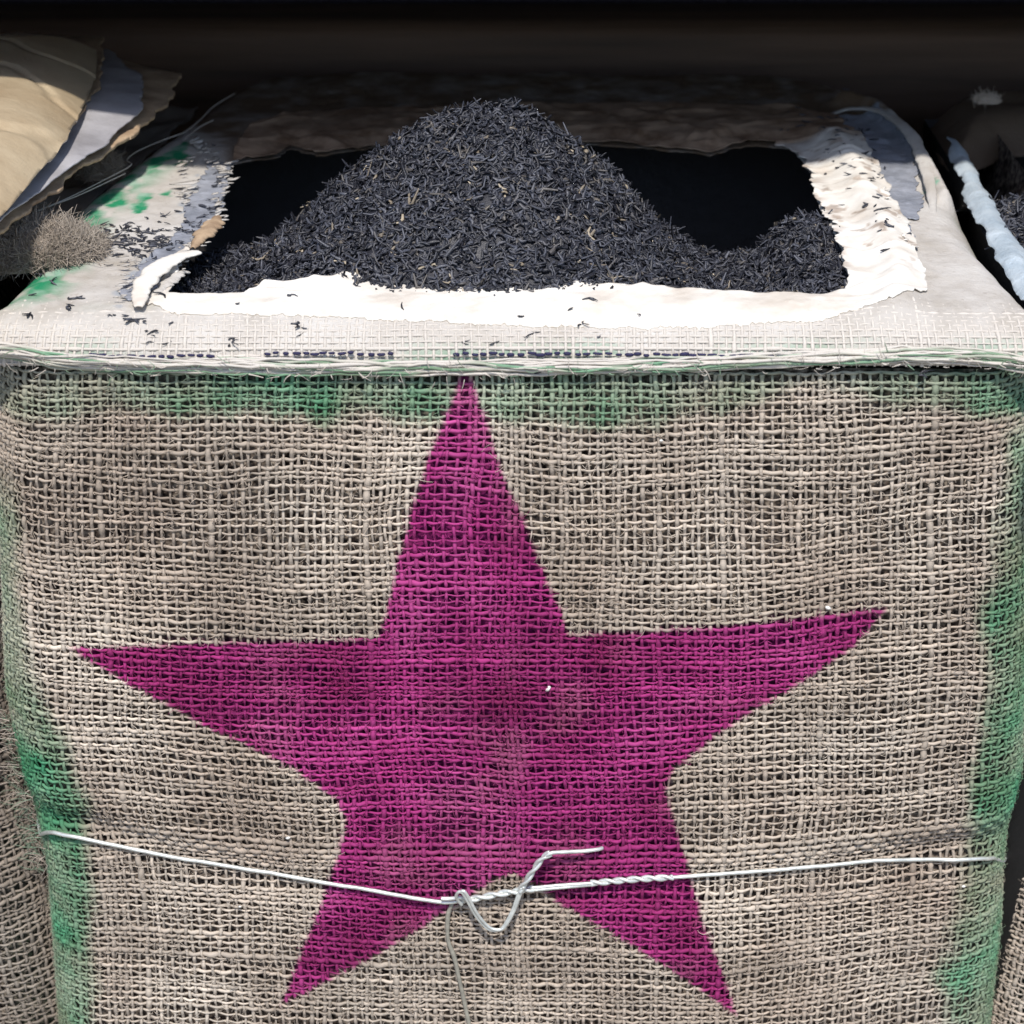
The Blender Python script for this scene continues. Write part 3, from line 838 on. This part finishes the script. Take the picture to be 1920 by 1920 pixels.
# crumbs of tea lying on the paper
def crumbs():
    r = R(111); px, py = [], []
    def blob(cx, cy, sx, sy, n, ang=0):
        a = r.randn(n)*sx; b = r.randn(n)*sy
        px.extend(cx+a*math.cos(ang)-b*math.sin(ang)); py.extend(cy+a*math.sin(ang)+b*math.cos(ang))
    blob(205, 445, 38, 10, 95); blob(225, 420, 25, 6, 22); blob(262, 435, 20, 14, 25); blob(300, 452, 40, 9, 60, -.35); blob(345, 420, 30, 22, 30); blob(190, 465, 20, 6, 14)
    blob(245, 586, 45, 4, 14, .14); blob(300, 595, 30, 3, 5); blob(330, 522, 22, 5, 12, -.6)
    blob(405, 370, 12, 40, 22); blob(1640, 340, 15, 60, 30, -.3); blob(1600, 290, 30, 15, 16); blob(1590, 320, 30, 30, 12)
    blob(960, 590, 450, 12, 7); blob(1000, 620, 500, 18, 7); blob(90, 560, 50, 30, 5); blob(1540, 230, 50, 14, 30)
    for x, y, k in ((870, 604, 5), (560, 591, 4), (150, 551, 1), (128, 567, 2), (1745, 612, 3), (428, 597, 3), (1110, 556, 1), (548, 547, 1), (1092, 587, 1), (1013, 605, 1), (1654, 470, 2), (55, 583, 2), (100, 520, 1)):
        blob(x, y, 4, 2, k+1)
    px = np.array(px); py = np.array(py)
    P = on_z(px, py, ZT+.002); X, Y = P[:, 0], P[:, 1]
    for _ in range(6):
        P = on_z_arr(px, py, top_z(X, Y)+.0025); X, Y = P[:, 0], P[:, 1]
    ok = (sdf(X, Y, OUT) > .004) & (sdf(X, Y, HOLE) < -.001); X, Y = X[ok], Y[ok]; n = len(X)
    inn = inner_field(X, Y) > 0; foil = (sdf(X, Y, FOIL_L) > 0) | (sdf(X, Y, FOIL_R) > 0)
    Z = top_z(X, Y)+np.where(inn, .0009+.0018*ss(.045, .09, Y), np.where(foil, .0018, .0002))+.0005
    K = 4; a = r.uniform(-.7, .7, n)+np.where(r.rand(n) < .25, 1.5, 0); t = np.linspace(-.5, .5, K); L = .0038*np.exp(.38*r.randn(n))
    D = np.stack([np.cos(a), np.sin(a), .2*r.randn(n)], -1); S = np.stack([-np.sin(a), np.cos(a), 0*a], -1)
    P = np.stack([X, Y, Z], -1)[:, None]+D[:, None]*(t[None, :, None]*L[:, None, None])+S[:, None]*((t**2)[None, :, None]*(L*r.randn(n)*.7)[:, None, None])*2
    rad = (.00052*np.exp(.3*r.randn(n)))[:, None]*np.array([.5, 1, .9, .4])[None]
    U = np.zeros_like(P); U[..., 2] = 1
    V, F = tubes(P, rad, U, 4, .8)
    q = r.rand(n)*.8; m = np.stack([q, 0*q, 0*q, 0*q], -1)[:, None].repeat(K*4, 1).reshape(-1, 4)
    return make_mesh('tea_crumbs', V, F, m)
def on_z_arr(px, py, z):
    d = ray(px, py); t = (z-CAM[2])/d[..., 2]; return CAM+d*t[..., None]
o = link('tea_crumbs', crumbs(), M_TEA)
tag(o, 'stray tea crumbs scattered over the pale paper rim', 'tea crumbs', None, 'stuff')

# ------------------------------------------------------------------ binding wire
def fpath(pts, off):
    p = front_pt(np.array([q[0] for q in pts], float), np.array([q[1] for q in pts], float), 0)
    o = np.array([q[2] if len(q) > 2 else off for q in pts])
    # step towards the camera along the ray by the offset so the point keeps its place on the cloth
    d = CAM-p; d /= np.linalg.norm(d, axis=1, keepdims=True)
    return p+d*o[:, None]*1.1
def wire_tube(name, paths, rad, root, mat=None, sides=8):
    Vs, Fs, n0 = [], [], 0; Fc = []
    for p in paths:
        P = p[None]; U = np.zeros_like(P); U[..., 1] = -1
        V, F = tubes(P, np.full(P.shape[:2], rad), U, sides, 1, True)
        Vs.append(V)
        for f in F: Fc.append(f+n0)
        n0 += len(V)
    me = make_mesh(name, np.vstack(Vs), Fc)
    return child(name, me, mat or M_WIRE, root=root)
def twist(path, turns, rad, n=160, ph=0.0):
    c = spline(path, n); T = np.gradient(c, axis=0); T /= np.linalg.norm(T, axis=1, keepdims=True)
    U = np.zeros_like(c); U[:, 1] = -1; S = np.cross(T, U); S /= np.linalg.norm(S, axis=1, keepdims=True); U = np.cross(S, T)
    t = np.linspace(0, turns*2*math.pi, n)[:, None]+ph
    return c+rad*(np.cos(t)*U+np.sin(t)*S), c-rad*(np.cos(t)*U+np.sin(t)*S)
WR = .0011
wroot = tag(empty('binding_wire', tuple(front_pt(np.array(960.), np.array(1675.)))), 'galvanised wire tied across the lower part of the magenta star', 'wire')
OFF = .0022
cz = RC
w_left = spline(np.vstack([np.array([[prof(np.array(-.25))[0]-prof(np.array(-.25))[1]-.0005, .060, -.262]]), fpath([(74, 1556, .0012), (110, 1563, .0020), (300, 1602, .002), (560, 1646, .0022), (700, 1670, .003), (800, 1687, .004), (840, 1692, .0045), (868, 1688, .004), (884, 1685, .004)], OFF)]), 160)
kink = lambda w, k: w+.0005*np.stack([fbm(np.arange(len(w))*.11, np.zeros(len(w))+k+q, q, 3)*np.minimum(1, np.arange(len(w))[::-1]/12) for q in (0, 1, 2)], -1)*2
w_left = kink(w_left, 4)
wire_tube('wire_strand', [w_left], WR, wroot)
w_right = spline(np.vstack([fpath([(1250, 1646, .0028), (1300, 1642, .0024), (1400, 1635), (1500, 1627), (1600, 1618), (1660, 1613), (1740, 1612), (1820, 1611), (1860, 1609, .0016), (1884, 1602, .0010)], OFF), np.array([[float(_wx[-1])+.001, .060, -.268]])]), 140)
w_right = kink(w_right[::-1], 9)[::-1]
wire_tube('wire_strand', [w_right], WR, wroot)
a, b = twist(fpath([(862, 1688), (884, 1686), (930, 1677), (974, 1670), (1000, 1666)], .0042), 2.6, .0010, ph=.6)
wire_tube('wire_twist', [a, b], WR*.95, wroot)
c1 = fpath([(996, 1665, .0042), (1050, 1660, .0036), (1110, 1656, .0034), (1120, 1655, .0034)], .003)
wire_tube('wire_strand', [spline(c1, 40), spline(c1+np.array([0.001, 0, -.0013])*np.array([[1], [1], [.6], [.3]]), 40)], WR*.9, wroot)
a, b = twist(fpath([(1108, 1656), (1150, 1652), (1200, 1648), (1262, 1645)], .0034), 2.9, .00095, ph=1.0)
wire_tube('wire_twist', [a, b], WR*.92, wroot)
# short cut end on the left of the knot
wire_tube('wire_end', [spline(fpath([(827, 1685, .0058), (845, 1685, .0058), (864, 1683, .006), (872, 1690, .004)], .005), 24)], WR, wroot)
# doubled loop hanging under the twist
lp = fpath([(866, 1697, .006), (856, 1684, .007), (858, 1674, .0085), (866, 1673, .0095), (876, 1688, .0095), (890, 1714, .0085), (908, 1736, .0075), (922, 1744, .0075), (938, 1743, .0075), (950, 1728, .0075), (962, 1704, .0075), (970, 1682, .0072), (978, 1664, .0072)], .006)
lp2 = lp+np.array([.0012, -.0006, .0010])
wire_tube('wire_loop', [spline(lp, 120), spline(lp2[2:], 110)], WR*.82, wroot)
a, b = twist(fpath([(974, 1671), (988, 1650), (1004, 1626), (1018, 1608), (1032, 1600)], .0072), 1.7, .00095, 120, .3)
wire_tube('wire_twist', [a, b], WR*.9, wroot)
wire_tube('wire_end', [spline(fpath([(1022, 1606, .0078), (1032, 1600, .0080), (1046, 1598, .007), (1090, 1596, .005), (1118, 1593, .0034), (1130, 1590, .0015)], .005), 60)], WR*.95, wroot)
st = fpath([(848, 1694, .003), (841, 1712, .0026), (839, 1740, .0026), (841, 1766, .0026), (852, 1796, .0026), (862, 1840, .0026), (872, 1885, .0026), (882, 1935, .0026), (888, 1990, .0026)], .0014)
o = link('loose_strand', (lambda: (lambda VF: make_mesh('loose_strand', VF[0], VF[1]))(tubes(spline(st, 160)[None], np.full((1, 160), .00115)*(1+.3*fbm(np.arange(160)*.2, np.zeros(160), 2, 2))[None], np.tile(np.array([0, -1., 0]), (1, 160, 1)), 7, .7, True)))(), M_STRAND)
tag(o, 'thin dull strand hanging from the wire knot down the cloth', 'strand')

# pale specks of lint caught on the weave
def lint():
    Vs, Fs, n0 = [], [], 0; r = R(7)
    for px, py, s in ((1028, 1292, .0012), (1030, 1288, .0008), (1807, 1662, .0011), (540, 1571, .0012), (1553, 1140, .0014), (1240, 826, .0009), (450, 1700, .0008)):
        c = front_pt(np.array(float(px)), np.array(float(py)), .0018)
        k = 4; t = np.linspace(-1, 1, k); P = (c[None]+np.stack([t*s, 0*t, t*s*r.randn()*.6], -1))[None]
        U = np.zeros_like(P); U[..., 1] = -1
        V, F = tubes(P, np.array([[.3, .8, .7, .2]])*s, U, 5, .8, True); Vs.append(V); Fs += [f+n0 for f in F]; n0 += len(V)
    return make_mesh('lint', np.vstack(Vs), Fs)
child('lint', lint(), m_simple('lint_white', (.75, .74, .70), .8), 'stuff')

# ------------------------------------------------------------------ neighbouring sacks (share the cloth meshes)
from mathutils import Matrix
def neighbour(label, dx, dy, tilt, rotz, mat):
    r_ = tag(empty('tea_sack', (dx, .2+dy, GZ)), label, 'sack', SACKS)
    r_.rotation_euler = (0, tilt, rotz)
    for src in (cover, fuzz, lining):
        c = src.copy(); col.objects.link(c); c.parent = r_
        c.matrix_parent_inverse = Matrix.Translation(-Vector(sack.location))
        c.material_slots[0].link = 'OBJECT'; c.material_slots[0].material = mat if src is not lining else M_LINING
    return r_
left = neighbour('burlap sack on the left with layered kraft and grey paper folded open', -.512, .020, math.radians(-5), 0, M_JUTE_PLAIN)
right = neighbour('burlap sack on the right with crinkled pale blue film around its tea', .518, .012, math.radians(3.5), 0, M_JUTE_TAN)
def adopt(o, root):
    o.parent = root; o.matrix_parent_inverse = (Matrix.Translation(root.location) @ root.rotation_euler.to_matrix().to_4x4()).inverted()
def nchild(name, me, mat, root, kind=None):
    o = link(name, me, mat, root, kind)
    o.matrix_parent_inverse = (Matrix.Translation(root.location) @ root.rotation_euler.to_matrix().to_4x4()).inverted()
    return o
def nsheet(name, root, px, z, mat, hf, res=.002, amp=.004, fr=120, thick=.0008, seed=1, mask=None):
    pl = poly_z(px, z)
    bb = (pl[:, 0].min()-.01, pl[:, 0].max()+.01, pl[:, 1].min()-.01, pl[:, 1].max()+.01)
    o = sheet(name, lambda X, Y: sdf(X, Y, pl)+torn(X, Y, amp, fr, seed), lambda X, Y: z+hf(X, Y, pl), bb, res, mat,
              mask or (lambda X, Y: np.zeros((len(X), 4))), None, thick)
    o.parent = root
    o.matrix_parent_inverse = (Matrix.Translation(root.location) @ root.rotation_euler.to_matrix().to_4x4()).inverted()
    return o
# right neighbour: pasted rim, pale film edge, tea
RF = [(1770, 255), (1800, 335), (1832, 405), (1872, 478), (1925, 560), (2010, 690), (2085, 690), (2000, 590), (1932, 485), (1888, 415), (1852, 350), (1800, 265)]
RB = [(1745, 185), (1790, 152), (2500, 150), (2500, 250), (2100, 232), (1900, 235), (1812, 268), (1785, 275), (1765, 240)]
plo = poly_z(RF, ZT)
def film_z(X, Y):
    d = sdf(X, Y, plo); q = np.clip((.010-d)/.010, 0, 1.3)
    return ZT+.003-.004*q*q+.007*fbm(X*40, Y*40, 3, 5)
fo = sheet('film_edge', lambda X, Y: sdf(X, Y, plo)+torn(X, Y, .007, 60, 3), film_z,
           (plo[:, 0].min()-.01, plo[:, 0].max()+.01, plo[:, 1].min()-.01, plo[:, 1].max()+.01), .0022, M_FILM, None, None, .0006)
adopt(fo, right)
plb = poly_z(RB, ZT)
bo = sheet('pasted_rim', lambda X, Y: sdf(X, Y, plb)+torn(X, Y, .007, 60, 3), lambda X, Y: ZT-.02*np.clip(1-sdf(X, Y, plb)/.03, 0, 1)**2+.004*fbm(X*60, Y*60, 3, 4), (plb[:, 0].min()-.01, plb[:, 0].max()+.01, plb[:, 1].min()-.01, plb[:, 1].max()+.01), .003, M_PASTE, lambda X, Y: np.tile([0, 0, .95, 0], (len(X), 1)), None, .001)  # browned all over, painting this back rim as if in shade
adopt(bo, right)
def heap2(X, Y): return .012+.055*np.exp(-((X-.42)/.10)**2-((Y-.16)/.09)**2)-.35*np.clip(Y-.2, 0, 1)+.004*fbm(X*50, Y*50, 4, 3)
_fc = poly_z([(1785, 255), (1815, 335), (1850, 405), (1890, 478), (1945, 560), (2040, 690)][::-1], ZT)
V, F, m = leaves(9000, heap2, (.252, .40, .03, .30), 131, lambda X, Y: X > np.interp(Y, _fc[:, 1], _fc[:, 0])+.002); V0, F0, m0 = heightfield(heap2, (.250, .70, .03, .38), 70)
o = link('tea_heap', make_mesh('tea_heap_right', np.vstack([V, V0]), [F[0], F0+len(V)], np.vstack([m, m0])), M_TEA)
tag(o, 'dark tea seen beyond the pale film edge at the right', 'tea', None, 'stuff')
lb = liner_box('inner_liner', .262, .72, .028, .40, -.40, .008, sack, M_LINER); adopt(lb, right)
# fluffy bit in the shade at upper right
def tuft(name, c, rx, ry, rz, n, seed, L, mat, root, rad=.00012, mask=(0, 0, .8, 0)):
    r = R(seed); a = r.randn(n, 3); a /= np.linalg.norm(a, axis=1, keepdims=True); a[:, 2] = np.abs(a[:, 2])
    k = 6; t = np.linspace(0, 1, k)
    p0 = np.array(c)+a*np.array([rx, ry, rz])*r.uniform(.92, 1.18, (n, 1))
    d = r.randn(n, 3)+a*.5; d /= np.linalg.norm(d, axis=1, keepdims=True); d2 = r.randn(n, 3)*.7
    LL = L*np.exp(.4*r.randn(n))[:, None, None]
    P = p0[:, None]+d[:, None]*t[None, :, None]*LL+d2[:, None]*(t**2)[None, :, None]*LL
    V, F = tubes(P, rad*np.exp(.4*r.randn(n))[:, None]*(1-.4*t)[None], a[:, None].repeat(k, 1)+.01, 3)
    # lumpy core
    q, w_ = np.meshgrid(np.linspace(0, 2*math.pi, 40), np.linspace(-.3, math.pi/2, 20))
    C = np.stack([np.cos(q)*np.cos(w_), np.sin(q)*np.cos(w_), np.sin(w_)], -1)
    C = C*(1+.5*fbm(q*3, w_*3, seed, 3)+.16*fbm(q*14, w_*14, seed, 3))[..., None]*np.array([rx, ry, rz])+np.array(c)
    idx = np.arange(q.size).reshape(q.shape)
    F2 = np.stack([idx[:-1, :-1], idx[:-1, 1:], idx[1:, 1:], idx[1:, :-1]], -1).reshape(-1, 4)+len(V)
    VV = np.vstack([V, C.reshape(-1, 3)]); m = np.tile(np.array(mask, float), (len(VV), 1))
    m[:, 2] = np.clip(m[:, 2]+.3*R(seed).randn(len(VV))*0, 0, 1)
    me = make_mesh(name, VV, [F[0], F2], m)
    o = link(name, me, mat); adopt(o, root); return o
p = on_z(1850, 188, .03); tuft('lint_tuft', p, .008, .006, .004, 300, 3, .002, M_JUTE_TAN, right)
# left neighbour: layers
def layer_h(k, sl):
    return lambda X, Y, pl: -sl*np.clip(1-sdf(X, Y, pl)/.05, 0, 1)**2+.003*fbm(X*25, Y*25, k, 3)
nsheet('paper_layer', left, [(-420, 60), (200, 90), (335, 120), (300, 186), (250, 232), (205, 262), (110, 328), (0, 408), (-420, 700)], .054, M_BROWN, layer_h(3, .006), amp=.010, fr=55, thick=.0020, seed=3)
nsheet('grey_layer', left, [(-420, 60), (200, 80), (262, 130), (268, 188), (205, 245), (105, 318), (0, 394), (-420, 680)], .0585, M_LILAC, layer_h(4, .004), amp=.006, fr=60, seed=4)
nsheet('paper_layer', left, [(-420, 40), (190, 60), (188, 150), (128, 228), (60, 292), (0, 352), (-420, 640)], .063, M_BROWN, layer_h(5, .003), amp=.008, fr=60, thick=.0012, seed=5)
def kraft_h(X, Y, pl):
    d = sdf(X, Y, pl)
    return -.016*np.clip(1-d/.05, 0, 1)**2.4+.004*fbm(X*11, Y*11, 6, 2)+.0006*fbm(X*60, Y*25, 2, 4)-.0016*ss(.035, .0, np.abs(fbm(X*18+Y*9, Y*14-X*6, 7, 2)))
nsheet('kraft_wrap', left, [(-420, 40), (60, 36), (178, 48), (176, 90), (150, 150), (118, 208), (55, 280), (0, 338), (-420, 620)], .080, M_KRAFT, kraft_h, res=.0018, amp=.0012, fr=40, seed=6)
p = on_z(20, 470, .022); tuft('burlap_tuft', p, .042, .026, .013, 30000, 5, .0024, M_JUTE_PLAIN, left, .00020)
p = on_z(190, 318, .022); tuft('burlap_tuft', p, .010, .018, .006, 2500, 6, .0022, M_JUTE_PLAIN, left, .00013)
#p = on_z(108, 440, .004); tuft('burlap_tuft', p, .016, .022, .005, 3000, 8, .0014, M_JUTE_PLAIN, left, .00020)
# long loose fibre lying over the rim
def strands():
    Vs, Fs, n0 = [], [], 0
    for pts in ([(70, 395), (130, 370), (200, 335), (245, 310), (238, 300), (255, 285), (300, 265), (350, 247)], [(20, 420), (90, 388), (150, 365), (235, 325)],
                [(350, 245), (375, 225), (400, 200), (440, 175)], [(345, 262), (372, 240), (400, 225)]):
        P = on_z(np.array([q[0] for q in pts], float), np.array([q[1] for q in pts], float), ZT+.006)
        c = spline(P, 80)[None]; U = np.zeros_like(c); U[..., 2] = 1
        V, F = tubes(c, np.full((1, 80), .0003), U, 5); Vs.append(V); Fs.append(F[0]+n0); n0 += len(V)
    VV = np.vstack(Vs); return make_mesh('loose_fibre', VV, np.vstack(Fs), np.tile([0, 0, .8, .55], (len(VV), 1)))
child('loose_fibre', strands(), M_JUTE)
# green wisps at the pinched left corner
def wisps(n=260):
    r = R(17); k = 7; t = np.linspace(0, 1, k)[None]
    py = r.uniform(1330, 1640, n); px = np.interp(py, [1330, 1450, 1560, 1640], [10, 38, 72, 84])+r.uniform(-8, 14, n)
    p = front_pt(px, py, .002); a = r.uniform(1.6, 3.6, n)+r.randn(n)*.4; L = .006+.012*r.rand(n)**2
    aa = a[:, None]+r.randn(n)[:, None]*1.2*t
    P = p[:, None]+np.stack([np.cumsum(np.cos(aa), 1)/k*L[:, None], -.001-.003*r.rand(n)[:, None]*t, np.cumsum(np.sin(aa), 1)/k*L[:, None]], -1)
    U = np.zeros_like(P); U[..., 1] = -1
    V, F = tubes(P, (.0001+.00018*r.rand(n)**2)[:, None]*(1-.5*t), U, 3)
    m = np.stack([0*a, .9*(r.rand(n) < .5), .8+0*a, .25+0*a], -1)[:, None].repeat(k*3, 1).reshape(-1, 4)
    return make_mesh('wisps', V, F, m)
child('loose_fibre', wisps(), M_JUTE, 'stuff')

# folded top under the open layers of the left sack, front rim of the right sack
def slab(root, name, x0, x1, y0, y1, zf, mat, mask, tp=0.0):
    o = sheet(name, lambda X, Y: np.minimum(np.minimum(X-x0, x1+tp*Y-X), np.minimum(Y-y0, y1-Y))+.004*fbm(X*40, Y*40, 3, 3), zf, (x0-.01, x1+.01+.45*tp, y0-.01, y1+.01), .004, mat, lambda X, Y: np.tile(mask, (len(X), 1)), None, .0015)
    adopt(o, root); return o
slab(left, 'folded_top', -.79, -.275, .002, .43, lambda X, Y: .008+.038*ss(-.25, -.34, X)*ss(.0, .06, Y)+.010*fbm(X*45, Y*45, 4, 4)-.02*ss(.02, .0, Y), M_JUTE_PLAIN, [0, 0, .5, 0], .17)
slab(right, 'pasted_rim', .285, .77, .002, .048, lambda X, Y: .020-.018*ss(.02, .0, Y)+.003*fbm(X*40, Y*40, 4, 3), M_PASTE, [0, 0, .1, 0])
